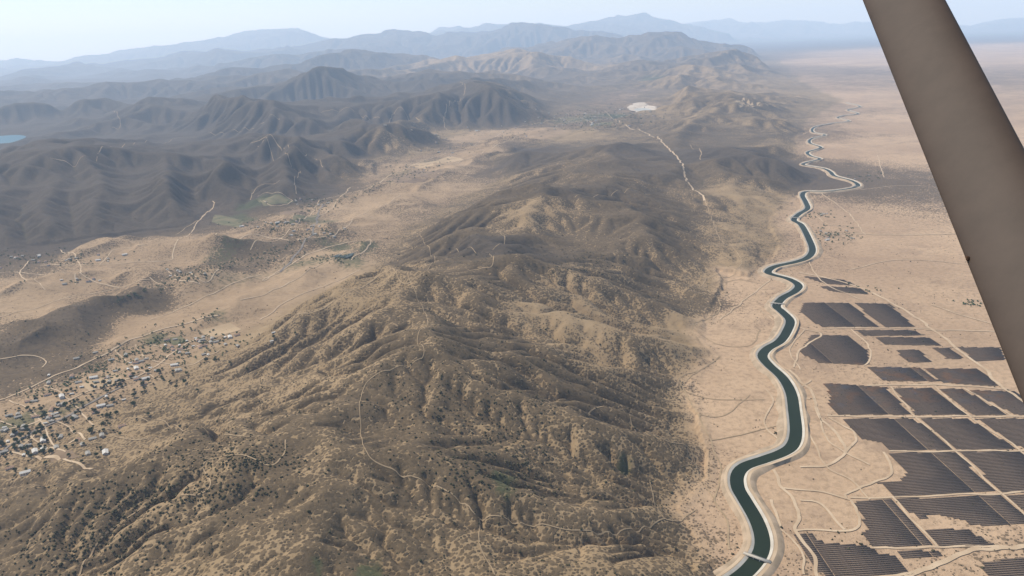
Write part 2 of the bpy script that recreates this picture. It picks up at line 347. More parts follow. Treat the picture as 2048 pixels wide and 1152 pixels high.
veg=M.attr('veg'); gul=M.attr('gully'); pln=M.attr('plain'); grn=M.attr('green'); drk=M.attr('dark')
n_big=M.noise(0.0012,5,.6); n_mid=M.noise(0.009,6,.62); n_fine=M.noise(0.07,5,.65); n_x=M.noise(0.35,3,.7)
n_wash=M.noise(0.0035,6,.7)
grass=M.mix(M.ss(n_mid,.3,.75),(.335,.235,.13),(.26,.18,.095))
plainc=M.mix(M.ss(n_big,.38,.64),(.52,.36,.22),(.40,.27,.165))
plainc=M.mix(M.math('MULTIPLY',M.ss(n_mid,.5,.7),.5),plainc,(.31,.21,.13))
plainc=M.mix(M.math('MULTIPLY',M.ss(n_wash,.53,.64),.45),plainc,(.28,.19,.125))
plainc=M.mix(M.math('MULTIPLY',M.ss(n_fine,.42,.62),.22),plainc,(.28,.19,.12))
grass=M.mix(pln,grass,plainc)
grass=M.mix(M.math('MULTIPLY',M.ss(n_fine,.45,.7),.3),grass,(.19,.13,.072))
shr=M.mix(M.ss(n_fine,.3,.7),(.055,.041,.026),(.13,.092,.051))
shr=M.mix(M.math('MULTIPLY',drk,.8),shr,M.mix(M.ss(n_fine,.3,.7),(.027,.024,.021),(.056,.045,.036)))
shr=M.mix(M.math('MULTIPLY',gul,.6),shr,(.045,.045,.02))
v1=M.vor(0.17); v2=M.vor(0.08)
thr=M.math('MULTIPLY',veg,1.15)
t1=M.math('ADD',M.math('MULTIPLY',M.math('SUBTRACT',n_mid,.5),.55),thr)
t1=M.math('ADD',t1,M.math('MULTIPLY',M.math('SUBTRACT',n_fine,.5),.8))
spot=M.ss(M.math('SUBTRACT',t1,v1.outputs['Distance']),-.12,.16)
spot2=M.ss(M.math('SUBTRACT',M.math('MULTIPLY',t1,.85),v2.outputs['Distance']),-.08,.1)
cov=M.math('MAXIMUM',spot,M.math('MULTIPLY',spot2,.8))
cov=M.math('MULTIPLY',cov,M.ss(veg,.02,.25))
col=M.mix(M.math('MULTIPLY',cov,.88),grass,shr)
gm=M.math('MULTIPLY',M.ss(M.math('ADD',grn,M.math('SUBTRACT',n_fine,.5)),.25,.6),.7)
col=M.mix(gm,col,(.075,.088,.038))
M.l(col,M.b.inputs['Base Color'])
bh=M.math('ADD',M.math('MULTIPLY',cov,1.6),M.math('ADD',M.math('MULTIPLY',n_x,1.0),M.math('MULTIPLY',n_fine,3.2)))
bp=M.n('ShaderNodeBump'); bp.inputs['Strength'].default_value=.7; bp.inputs['Distance'].default_value=1.0; M.l(bh,bp.inputs['Height']); M.l(bp.outputs[0],M.b.inputs['Normal'])
M_ter=M.m
V=np.stack([XF,YF,ZF],-1).reshape(-1,3); ii=np.arange(nr*nt).reshape(nr,nt)
Fq=np.stack([ii[:-1,:-1],ii[:-1,1:],ii[1:,1:],ii[1:,:-1]],-1).reshape(-1,4)
Fq=Fq[:,::-1]
me=mesh_np('terrain',V,Fq,True)
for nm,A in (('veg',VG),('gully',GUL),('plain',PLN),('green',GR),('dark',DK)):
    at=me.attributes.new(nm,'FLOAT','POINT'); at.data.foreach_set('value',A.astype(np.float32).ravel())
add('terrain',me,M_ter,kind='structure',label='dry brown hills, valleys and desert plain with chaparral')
print('terrain',len(V),time.time()-T0)
# ---------------- ribbons
def spline(P,step):
    P=np.asarray(P,float); out=[]
    Q=np.vstack([2*P[0]-P[1],P,2*P[-1]-P[-2]])
    for i in range(1,len(Q)-2):
        L=np.linalg.norm(Q[i+1]-Q[i]); n=max(2,int(L/step)); t=np.linspace(0,1,n,endpoint=False)[:,None]
        out.append(.5*((2*Q[i])+(-Q[i-1]+Q[i+1])*t+(2*Q[i-1]-5*Q[i]+4*Q[i+1]-Q[i+2])*t**2+(-Q[i-1]+3*Q[i]-3*Q[i+1]+Q[i+2])*t**3))
    out.append(P[-1:]); return np.vstack(out)
def frame(C):
    Tn=np.gradient(C,axis=0); Tn/=np.linalg.norm(Tn,axis=1)[:,None]+1e-9; return np.stack([Tn[:,1],-Tn[:,0]],1)
def ribbon(C,offs,zs=None,drape=None):
    N=frame(C); k=len(offs); V=[]
    for j,o in enumerate(offs):
        p=C+N*(o[:,None] if isinstance(o,np.ndarray) else o)
        z=Hs(p[:,0],p[:,1])+drape if drape is not None else np.full(len(C),zs[j])
        V.append(np.stack([p[:,0],p[:,1],z],1))
    V=np.stack(V,1).reshape(-1,3); i=np.arange(len(C)*k).reshape(len(C),k)
    Fq=np.stack([i[:-1,:-1],i[:-1,1:],i[1:,1:],i[1:,:-1]],-1).reshape(-1,4)
    return V,Fq
m_dirt=simple('pale_dirt',(.57,.43,.28),(.46,.335,.21),.02)
m_trail=simple('dirt_trail',(.41,.295,.175),(.32,.23,.135),.03)
m_road=simple('asphalt_road',(.24,.205,.17),(.19,.165,.14),.05)
m_conc=simple('concrete_lining',(.56,.51,.42),(.47,.42,.34),.04)
m_bank=simple('canal_bank_gravel',(.46,.345,.23),(.32,.24,.155),.035)
Mw=NT_('canal_water'); Mw.l(Mw.mix(Mw.ss(Mw.noise(.004,3),.35,.65),(.013,.021,.009),(.021,.03,.013)),Mw.b.inputs['Base Color']); Mw.b.inputs['Roughness'].default_value=.4; Mw.b.inputs['Specular IOR Level'].default_value=.02
m_water=Mw.m
AQ=[(1330,1250),(1400,1205),(1470,1160),(1502,1133),(1522,1103),(1524,1073),(1512,1038),(1490,1000),(1476,975),(1475,950),(1490,932),(1530,918),(1565,905),(1585,890),(1592,863),(1588,820),(1582,785),(1565,755),(1538,730),(1525,712),(1535,697),(1560,682),(1575,660),(1580,640),(1563,622),(1553,612),(1565,596),(1590,582),(1597,570),(1578,558),(1545,549),(1536,543),(1550,533),(1590,524),(1615,515),(1625,500),(1618,478),(1603,450),(1588,440),(1598,428),(1615,417),(1612,405),(1605,390),(1614,383),(1650,383),(1700,377),(1716,370),(1702,361),(1670,352),(1661,344),(1647,337),(1608,330),(1614,325),(1640,318),(1622,312),(1616,304),(1642,295),(1620,286),(1624,277),(1650,270),(1626,264),(1630,254),(1662,247),(1698,242),(1676,236),(1688,231),(1716,227),(1696,220),(1720,213),(1690,205)]
AC=spline([on_plane(x,y,4)[:2] for x,y in AQ],10)
sw=np.clip(1-(np.hypot(AC[:,0],AC[:,1])-2600)/5000*.35,.7,1)
V,Fq=ribbon(AC,[-13*sw,13*sw],[3.5,3.5]); add('canal_water',mesh_np('canal_water',V,Fq),m_water,kind='structure')
VV=[];FF=[];b=0
for sg in(-1,1):
    V,Fq=ribbon(AC,[11.8*sg*sw,17*sg*sw],[3.2,6.0]); VV.append(V);FF.append(Fq+b);b+=len(V)
add('canal_lining',mesh_np('canal_lining',np.vstack(VV),np.vstack(FF)),m_conc,kind='structure')
VV=[];FF=[];b=0
jt=rotn(AC[:,0],AC[:,1],60,71)*4+rotn(AC[:,0],AC[:,1],240,72)*5
for sg in(-1,1):
    V,Fq=ribbon(AC,[17*sg*sw,(27*sg+jt)*sw,(36*sg+jt*1.5)*sw],[6.0,5.8,-4]); VV.append(V);FF.append(Fq+b);b+=len(V)
add('canal_bank',mesh_np('canal_bank',np.vstack(VV),np.vstack(FF)),m_bank,kind='structure')
VV=[];FF=[];b=0
for sg in(-1,1):
    V,Fq=ribbon(AC,[18.5*sg*sw,23.5*sg*sw],[6.08,6.0]); VV.append(V);FF.append(Fq+b);b+=len(V)
add('canal_service_road',mesh_np('canal_road',np.vstack(VV),np.vstack(FF)),m_dirt,kind='structure')
def field(name,quads,mat):
    VV=[];FF=[];b=0
    for q in quads:
        C=[hit(*p)[:2] for p in q]; m=14; s_,t_=np.meshgrid(np.linspace(0,1,m),np.linspace(0,1,m)); s_=s_[...,None];t_=t_[...,None]
        P=(C[0]*(1-s_)*(1-t_)+C[1]*s_*(1-t_)+C[2]*s_*t_+C[3]*(1-s_)*t_).reshape(-1,2)
        P=P+np.stack([rotn(P[:,0],P[:,1],60,93),rotn(P[:,0],P[:,1],60,94)],1)*7
        VV.append(np.column_stack([P,Hs(P[:,0],P[:,1])+.7])); i=np.arange(m*m).reshape(m,m); FF.append(np.stack([i[:-1,:-1],i[:-1,1:],i[1:,1:],i[1:,:-1]],-1).reshape(-1,4)+b); b+=m*m
    add(name,mesh_np(name,np.vstack(VV),np.vstack(FF)),mat,kind='structure')
field('green_field',[[(512,398),(572,394),(590,404),(528,412)],[(585,432),(640,426),(632,442),(578,448)],[(430,430),(490,440),(480,455),(425,445)],[(1185,246),(1225,244),(1222,251),(1180,253)],[(330,676),(360,672),(372,684),(345,690)]],simple('field_green',(.13,.125,.065),(.2,.165,.09),.02))
field('ploughed_field',[[(775,362),(850,342),(888,346),(800,372)],[(560,425),(600,418),(612,428),(572,436)],[(100,905),(150,900),(160,915),(105,922)]],simple('field_brown',(.2,.14,.09),(.26,.18,.11),.02))
field('dry_field',[[(820,330),(900,312),(930,318),(850,340)],[(400,660),(460,645),(480,660),(420,678)],[(1465,205),(1520,200),(1540,210),(1480,215)],[(160,770),(230,745),(245,760),(180,785)],[(60,835),(110,822),(125,838),(70,852)],[(10,880),(50,872),(60,888),(15,895)]],simple('field_straw',(.46,.335,.2),(.39,.28,.165),.015))
def roads(name,lst,mat,drape):
    VV=[];FF=[];b=0
    for w,pts in lst:
        P=np.array([hit(*p)[:2] for p in pts]); C=spline(P,6)
        n_=frame(C); wob=rotn(C[:,0],C[:,1],45,62)*0.8*w; C=C+n_*wob[:,None]
        jit=rotn(C[:,0],C[:,1],18,61)*0.35*w
        V,Fq=ribbon(C,[-w/2+jit,jit*0,w/2+jit*.6],drape=drape); VV.append(V);FF.append(Fq+b);b+=len(V)
    add(name,mesh_np(name,np.vstack(VV),np.vstack(FF)),mat,kind='structure')
roads('dirt_trail',[
 (2.2,[(570,880),(568,905),(545,930),(500,915),(440,915),(410,928),(415,950),(422,970),(395,990),(300,1010),(250,1040),(200,1080),(165,1130),(150,1170)]),
 (1.6,[(815,548),(850,625),(855,650),(835,680),(845,715),(760,745),(725,780),(720,850),(730,900),(760,930),(860,975),(930,1008),(960,1038),(1060,1052),(1150,1060),(1260,1058),(1330,1038)]),
 (2.4,[(780,535),(800,560),(830,557),(900,548),(950,540),(985,530),(980,510),(950,503),(900,505)]),
 (3.2,[(1460,1100),(1455,1040),(1430,1000),(1440,940),(1420,880),(1395,830),(1367,780),(1360,755),(1400,740),(1440,713)]),
 (3.4,[(1440,480),(1480,515),(1470,545),(1420,555),(1405,575),(1438,600),(1430,630),(1385,655),(1400,685)]),
 (2,[(1300,960),(1308,1000),(1330,1038),(1390,1020)]),(1.8,[(1430,1000),(1400,960),(1380,900),(1330,880),(1270,860),(1240,820),(1150,815)]),
 (4,[(515,293),(540,298),(580,325),(602,345),(590,365),(592,388)]),(4,[(500,288),(560,293),(600,302),(630,318),(645,335)]),
 (6,[(900,262),(888,235),(908,205),(930,178),(920,164)]),(5,[(735,245),(790,225),(840,240)]),(5,[(225,222),(240,240),(225,255)]),
 (3,[(140,862),(200,865),(270,880),(330,872)]),(2.6,[(230,722),(235,745),(265,732),(280,745),(240,765)]),
 (4.5,[(100,316),(200,300),(340,282),(430,270),(470,260),(560,238)]),(2.4,[(1000,465),(1010,480),(985,500)]),(5,[(1380,290),(1400,300),(1400,320)]),
 (3.4,[(560,640),(640,620),(780,540)]),(2,[(840,470),(870,520),(820,550)]),
 (4,[(430,405),(400,440),(350,470)]),(4,[(560,360),(510,380),(500,400)]),
 (2.6,[(1400,740),(1360,770),(1390,790),(1450,800),(1530,800)]),(2.6,[(1420,880),(1480,870),(1560,850)]),(2.6,[(1395,830),(1450,830),(1500,790)]),(3,[(1385,655),(1440,690),(1500,690),(1520,660)]),(3,[(1405,575),(1470,560),(1530,570)]),(3.5,[(1410,400),(1420,430),(1440,480)]),
 (1.8,[(200,865),(260,840),(350,850),(450,870),(560,872)]),(1.6,[(960,1038),(960,1090),(990,1150)]),(2.6,[(1150,395),(1250,385),(1300,390)]),(5,[(640,225),(700,216),(760,236)]),
],m_trail,0.9)
roads('dirt_road',[
 (9,[(1250,250),(1295,268),(1325,285),(1340,300),(1362,325),(1368,348),(1385,380),(1410,400)]),
 (5,[(-40,815),(0,800),(120,748),(230,697),(330,657),(440,630)]),
 (6,[(0,905),(60,915),(130,920),(180,940)]),(4.5,[(0,860),(60,850),(140,800),(220,770),(300,740),(370,690),(460,665)]),
 (4.5,[(80,532),(200,530),(330,522),(350,490),(400,440),(428,412),(425,402)]),(4.5,[(-20,545),(90,550),(190,565),(240,575)]),(4.5,[(300,555),(350,560),(400,568)]),
 (3,[(0,718),(70,712),(92,722),(85,735)]),(5,[(560,540),(530,560),(640,500),(730,480),(740,490),(700,520)]),
 (4,[(520,400),(545,412),(580,405),(575,395),(515,393)]),(6,[(640,400),(740,375),(780,350)]),
 (4,[(480,600),(560,575),(640,530),(700,500)]),(4,[(300,640),(420,590),(520,550)]),(4,[(120,500),(160,530),(150,570)]),(3.5,[(270,690),(300,720),(380,730),(440,700)]),(3.5,[(60,830),(130,850),(170,880)]),
 (5,[(430,470),(520,470),(600,480)]),(5,[(780,350),(850,320),(950,290),(1010,262)]),(5,[(900,330),(980,300),(1060,268)]),
 (3.5,[(-20,880),(90,900),(150,880)]),(3.5,[(20,800),(80,840),(120,900)]),(3.5,[(90,770),(140,800),(190,850)]),(3,[(-20,640),(60,620),(160,590),(300,560)]),(3.5,[(40,900),(80,860),(160,820)]),(3.5,[(-10,840),(60,870),(130,905)]),(3.5,[(230,700),(280,740),(330,760)]),(3.5,[(300,690),(370,700),(430,680)]),
 (4,[(600,480),(680,460),(720,430),(800,390)]),(5,[(700,375),(660,420),(600,430)]),(4,[(720,540),(680,560),(600,590),(520,640)]),(5,[(1010,262),(1060,250),(1140,240),(1240,235)]),(5,[(1130,230),(1200,225),(1250,215)]),
 (4,[(200,530),(230,500),(290,490)]),(4,[(60,520),(40,550),(90,580)]),(4,[(440,540),(400,560),(330,540)]),(4,[(640,400),(600,440),(570,470),(500,500)]),
 (5,[(1080,270),(1140,262),(1210,258),(1250,250)]),(5,[(1150,228),(1190,248)]),(5,[(1210,222),(1240,245)]),
 (6,[(1545,940),(1560,970),(1590,1000),(1600,1040),(1590,1062),(1620,1100),(1640,1160)]),
 (5,[(1560,975),(1640,985),(1700,1000),(1690,990),(1770,955),(1780,935),(1770,905)]),
 (6,[(1600,935),(1660,930),(1690,905),(1680,880),(1640,830),(1625,790),(1600,760),(1580,740)]),
 (5,[(1690,905),(1710,880),(1700,860),(1660,835)]),(5,[(1700,1000),(1720,1040),(1700,1062),(1590,1062)]),
 (5,[(1590,735),(1600,700),(1640,670),(1610,660),(1590,650)]),(5,[(1600,1000),(1640,1010),(1690,1060)]),
 (9,[(1780,1180),(1830,1150),(1890,1125),(1960,1102),(2080,1097)]),(6,[(1640,1160),(1700,1158),(1830,1150)]),
 (8,[(1600,545),(1720,575),(1860,655),(1960,735),(2060,815)]),
 (7,[(1610,470),(1700,468),(1800,470),(1920,468)]),(5,[(1755,310),(1762,335),(1768,355)]),(5,[(1640,385),(1700,430),(1730,470)]),
 (5,[(1860,610),(1990,650),(2060,660)]),(5,[(1850,660),(2060,665)]),(5,[(1545,1000),(1558,1050),(1545,1110)]),
 (4,[(1620,760),(1590,790),(1620,800)]),(4,[(1545,700),(1555,650),(1520,620)]),(4,[(1560,880),(1530,850),(1545,800),(1530,780)]),
 (4,[(1610,500),(1640,560),(1720,600)]),(4,[(1625,790),(1650,870),(1690,905),(1740,930)]),(4,[(1540,560),(1490,600),(1440,640)]),
 (3.5,[(1600,760),(1570,800),(1605,830),(1610,870)]),(3.5,[(1610,660),(1580,700),(1600,740)]),(3.5,[(1620,870),(1650,930),(1700,960),(1740,1000)]),(3.5,[(1560,1060),(1600,1100),(1610,1150)]),(4,[(1630,430),(1660,450),(1720,455)]),(4,[(1720,380),(1790,372),(1850,372)]),
 (5,[(1650,300),(1760,290),(1850,280)]),(6,[(1720,215),(1800,230),(1900,240)]),(4,[(1700,540),(1800,520),(1950,530)]),
],m_dirt,1.2)
roads('service_road',[(5,[(1655,833),(1800,833),(2080,833)]),(5,[(1780,904),(1900,902),(2080,900)]),(5,[(1700,996),(1800,995),(2080,985)]),(5,[(1735,772),(1870,770),(2020,778)]),
 (4,[(1778,772),(1830,832),(1910,902),(2004,988),(2070,1052)]),(4,[(1868,772),(1938,833),(2043,902),(2130,980)]),(4,[(1928,776),(2024,833)]),(4,[(1700,658),(1742,700),(1730,732)]),(5,[(1640,657),(1860,657)]),(4,[(1784,995),(1874,1094)]),(5,[(1740,1096),(2000,1094)])],m_dirt,1.0)
roads('paved_road',[(8,[(560,545),(600,500),(625,460),(640,420),(655,405)]),(6,[(-20,930),(40,880),(140,830),(210,790),(250,770)]),(9,[(1140,260),(1200,250),(1240,240)])],m_road,1.5)
print('roads',time.time()-T0)
def sheet(name,pts,z,mat,jit=0):
    P=np.array([on_plane(x,y,z) for x,y in pts]); c=P.mean(0)
    P=spline(np.vstack([P,P[:1]])[:,:2],15)[:-1]; n=len(P)
    P=P+np.stack([rotn(P[:,0],P[:,1],90,91),rotn(P[:,0],P[:,1],90,92)],1)*jit
    V=np.hstack([np.vstack([P,c[None,:2]]),np.full((n+1,1),z)]); Fq=[(i,(i+1)%n,n) for i in range(n)]
    add(name,mesh_np(name,V,np.array(Fq)),mat,kind='structure')
Ml=NT_('lake_water'); Ml.l(Ml.mix(Ml.noise(.002),(.045,.12,.15),(.065,.15,.18)),Ml.b.inputs['Base Color']); Ml.b.inputs['Roughness'].default_value=.35; Ml.b.inputs['Specular IOR Level'].default_value=.1
sheet('lake_water',LAKE,43,Ml.m)
pb=[(1252,218),(1268,207),(1292,205),(1300,211),(1314,213),(1310,222),(1288,227),(1270,222)]
sheet('reservoir_basin',pb,33.5,simple('pale_sediment',(.62,.53,.42),(.46,.38,.29),.012),35)
pw=[(1268,219),(1282,216),(1300,218),(1300,222),(1284,224)]
sheet('reservoir_water',pw,34.2,simple('silty_water',(.46,.45,.39),(.4,.39,.34),.01,.5,.1),20)
pp=[(662,514),(698,501),(712,502),(704,508),(688,516)]
sheet('pond_water',pp,float(np.median([hit(x,y)[2] for x,y in pp]))+1.2,simple('pond_dark',(.05,.06,.045),(.07,.08,.06),.02,.4,.1),12)
# ---------------- solar farm
BL=[[(1588,1066),(1625,1067),(1645,1085),(1735,1090),(1755,1105),(1795,1113),(1820,1146),(1650,1158),(1630,1130)],
[(1795,1101),(1880,1101),(1890,1116),(1810,1118)],[(1960,1126),(2050,1114),(2130,1110),(2150,1190),(1995,1190)],
[(1706,1000),(1783,999),(1868,1092),(1750,1093),(1722,1064),(1738,1060)],[(1795,998),(1998,990),(2064,1050),(1940,1052),(1920,1038),(1856,1028),(1850,1045),(1838,1042)],
[(1852,1060),(1930,1058),(1992,1092),(1878,1092)],[(2008,990),(2150,984),(2150,1050),(2074,1050)],
[(1778,906),(1907,904),(1997,985),(1788,993),(1758,966),(1800,962),(1812,948),(1800,930)],[(1915,904),(2041,903),(2130,983),(2008,985)],
[(1686,837),(1828,837),(1902,900),(1782,901),(1765,885),(1720,878)],[(1838,837),(1936,837),(2034,899),(1911,900)],[(1946,837),(2150,837),(2150,898),(2048,899)],
[(1643,766),(1772,775),(1822,830),(1674,830),(1655,808),(1662,790)],[(1784,776),(1864,776),(1930,830),(1834,830)],[(1874,777),(1924,778),(2016,830),(1944,830)],[(1934,780),(2030,783),(2110,830),(2030,830)],
[(1735,734),(1838,736),(1881,764),(1768,762)],[(1847,737),(1955,738),(2003,774),(1890,766)],
[(1622,670),(1692,671),(1735,700),(1738,731),(1640,726),(1598,706)],
[(1708,660),(1825,660),(1850,671),(1730,672)],[(1748,674),(1858,675),(1886,692),(1772,690)],[(1790,700),(1838,700),(1862,726),(1815,726)],[(1864,696),(1900,696),(1927,719),(1892,718)],[(1917,695),(2000,695),(2012,722),(1950,723)],
[(1607,605),(1698,606),(1758,654),(1642,654),(1600,625)],[(1708,606),(1780,608),(1830,654),(1768,654)],
[(1603,552),(1690,560),(1712,572),(1650,568)],[(1635,572),(1715,576),(1742,590),(1665,584)]]
ang=math.radians(2.0); e1=np.array([math.cos(ang),math.sin(ang)]); e2=np.array([-e1[1],e1[0]])
rows=[]; PITCH=4.9; PW=3.7; SEGL=170.0; GAP=1.2
for Bk in BL:
    P=np.array([on_plane(x,y,0)[:2] for x,y in Bk]); a=P@e1; b=P@e2
    y=math.ceil(b.min()/PITCH)*PITCH+2
    while y<b.max()-1:
        xs=[]
        for i in range(len(a)):
            j=(i+1)%len(a)
            if (b[i]>y)!=(b[j]>y): xs.append(a[i]+(y-b[i])/(b[j]-b[i])*(a[j]-a[i]))
        xs.sort()
        for k in range(0,len(xs)-1,2):
            x0=round(xs[k]/8)*8.0; x1=round(xs[k+1]/8)*8.0
            if x1-x0<12: continue
            g0=math.floor(x0/SEGL)
            while g0*SEGL<x1:
                s0=max(x0,g0*SEGL+GAP/2); s1=min(x1,(g0+1)*SEGL-GAP/2)
                if s1-s0>7: rows.append((round(s0*2)/2,round(s1*2)/2,y))
                g0+=1
        y+=PITCH
Mp=NT_('solar_panel_glass')
tc=Mp.n('ShaderNodeTexCoord'); br=Mp.n('ShaderNodeTexBrick'); br.offset=0; br.inputs['Scale'].default_value=1; br.inputs['Brick Width'].default_value=6.0; br.inputs['Row Height'].default_value=2.0; br.inputs['Mortar Size'].default_value=.1
br.inputs['Color1'].default_value=(.105,.076,.056,1); br.inputs['Color2'].default_value=(.14,.10,.073,1); br.inputs['Mortar'].default_value=(.27,.21,.15,1)
Mp.l(tc.outputs['Object'],br.inputs['Vector'])
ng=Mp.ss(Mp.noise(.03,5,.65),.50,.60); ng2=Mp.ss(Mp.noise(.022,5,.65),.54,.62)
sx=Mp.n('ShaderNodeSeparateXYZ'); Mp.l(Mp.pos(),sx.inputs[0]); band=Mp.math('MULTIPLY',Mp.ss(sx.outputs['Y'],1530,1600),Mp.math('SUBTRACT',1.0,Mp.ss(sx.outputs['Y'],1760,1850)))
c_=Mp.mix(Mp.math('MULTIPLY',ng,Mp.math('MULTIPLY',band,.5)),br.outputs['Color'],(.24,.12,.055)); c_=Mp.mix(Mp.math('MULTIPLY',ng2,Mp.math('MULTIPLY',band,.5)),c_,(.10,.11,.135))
Mp.l(c_,Mp.b.inputs['Base Color']); Mp.b.inputs['Roughness'].default_value=.65; Mp.b.inputs['Specular IOR Level'].default_value=.04
m_pan=Mp.m; m_steel=simple('galvanised_steel',(.35,.34,.33),(.28,.27,.26),.5,.5,.4)
def boxq(c,h,R=None):
    v=np.array([[sx,sy,sz] for sx in(-1,1) for sy in(-1,1) for sz in(-1,1)],float)*h
    if R is not None: v=v@R.T
    return v+np.array(c), np.array([[0,1,3,2],[4,6,7,5],[0,4,5,1],[2,3,7,6],[0,2,6,4],[1,5,7,3]])
tl=math.radians(-6); Rt=np.array([[1,0,0],[0,math.cos(tl),-math.sin(tl)],[0,math.sin(tl),math.cos(tl)]])
def rowgeo(x0,x1):
    L=x1-x0; VV=[];FF=[];MI=[];b=0
    v,f=boxq((L/2,0,.85),(L/2,PW/2,.04),Rt); VV.append(v);FF.append(f);MI+=[0]*6;b=8
    n=max(2,int(L/12)+1)
    for i in range(n):
        xx=1+(L-2)*i/(n-1)
        v,f=boxq((xx,0,.15),(.1,.1,.65)); VV.append(v);FF.append(f+b);MI+=[1]*6;b+=8
    return np.vstack(VV),np.vstack(FF),MI
def rowpos(r): return e1*r[0]+e2*r[2]
rows.sort(key=lambda r:-( (r[1]-r[0])/ (np.linalg.norm(rowpos(r))+1)**2 if rowpos(r)[0]/max(rowpos(r)[1],1)<0.72 else 0))
cache={}
sV=[];sF=[];sM=[];sb=0
for k,r in enumerate(rows):
    p=rowpos(r); pm=p+e1*(r[1]-r[0])/2; z=float(Hs(*pm))
    if k<300:
        L=r[1]-r[0]
        if L not in cache:
            v,f,mi=rowgeo(0,L); me=mesh_np('solar_panel_row',v,f); me.materials.append(m_pan); me.materials.append(m_steel); me.polygons.foreach_set('material_index',np.array(mi,np.int32)); cache[L]=me
        o=add('solar_panel_row',cache[L],None,label='long dark row of tilted solar panels on bare ground',cat='solar panels',group='solar panel rows of the solar farm'); o.location=(p[0],p[1],z); o.rotation_euler=(0,0,ang)
    else:
        v,f,mi=rowgeo(r[0],r[1]); v[:,0]+=r[0]
        w=v[:,:1]*e1+(v[:,1:2]+r[2])*e2; sV.append(np.hstack([w,v[:,2:]+z]));sF.append(f+sb);sM+=mi;sb+=len(v)
if sV:
    me=mesh_np('solar_rows',np.vstack(sV),np.vstack(sF)); me.materials.append(m_pan); me.materials.append(m_steel); me.polygons.foreach_set('material_index',np.array(sM,np.int32))
    add('solar_panel_rows',me,None,kind='stuff',label='further dark rows of tilted solar panels',cat='solar panels')
print('rows',len(rows),time.time()-T0)
# ---------------- shrubs (ground cover)
def blobs(P,S,name,mat,label,cat,squash=.75):
    n=len(P); ph=(1+5**.5)/2
    ico=np.array([(-1,ph,0),(1,ph,0),(-1,-ph,0),(1,-ph,0),(0,-1,ph),(0,1,ph),(0,-1,-ph),(0,1,-ph),(ph,0,-1),(ph,0,1),(-ph,0,-1),(-ph,0,1)],float); ico/=np.linalg.norm(ico[0])
    fc=np.array([(0,11,5),(0,5,1),(0,1,7),(0,7,10),(0,10,11),(1,5,9),(5,11,4),(11,10,2),(10,7,6),(7,1,8),(3,9,4),(3,4,2),(3,2,6),(3,6,8),(3,8,9),(4,9,5),(2,4,11),(6,2,10),(8,6,7),(9,8,1)])
    V=ico[None]*(rng.uniform(.55,1.3,(n,12,1)))*S[:,None,None]; V[:,:,2]*=squash; V=V+P[:,None,:]; V[:,:,2]+=S[:,None]*.35
    Fq=(fc[None]+(np.arange(n)*12)[:,None,None]).reshape(-1,3)
    return add(name,mesh_np(name,V.reshape(-1,3),Fq),mat,kind='stuff',label=label,cat=cat)
m_shrub=simple('chaparral_foliage',(.05,.048,.023),(.105,.088,.046),.12)
n=220000
uu=rng.uniform(math.log(650),math.log(4200),n); tt=rng.uniform(-.72,.72,n); rr=np.exp(uu)
x=rr*np.sin(tt); y=rr*np.cos(tt)
vg=bil(VG,x,y); gl=bil(GUL,x,y); cl=rotn(x,y,70,71)*.5+rotn(x,y,25,72)*.5
pr=np.clip(vg*.42+gl*.6+cl*.4-.1,0,1)*np.clip((rr/2600)**2+.2,0,1)
k=rng.uniform(0,1,n)<pr
x,y,rr=x[k],y[k],rr[k]; S=rng.uniform(.8,1.9,len(x))*np.where(rng.uniform(0,1,len(x))>.95,1.8,1)
cx=[];
for (px,py,sx_,sy_,nn) in [(470,915,70,22,300),(400,985,90,20,200),(220,1060,60,40,260),(300,1000,80,25,200),(120,1100,60,30,160),(1000,850,50,60,150),(1050,940,40,40,120),(930,940,40,30,100),(1180,530,60,15,140),(860,800,60,50,120)]:
    for i in range(nn): cx.append(hit(px+random.gauss(0,sx_),min(1150,py+random.gauss(0,sy_)))[:2])
cx=np.array(cx); x=np.concatenate([x,cx[:,0]]); y=np.concatenate([y,cx[:,1]]); S=np.concatenate([S,rng.uniform(1.3,2.8,len(cx))])
blobs(np.stack([x,y,Hs(x,y)],1),S,'chaparral_shrubs',m_shrub,'low dark chaparral shrubs dotted over the dry slopes','shrubs')
print('shrubs',len(x),time.time()-T0)
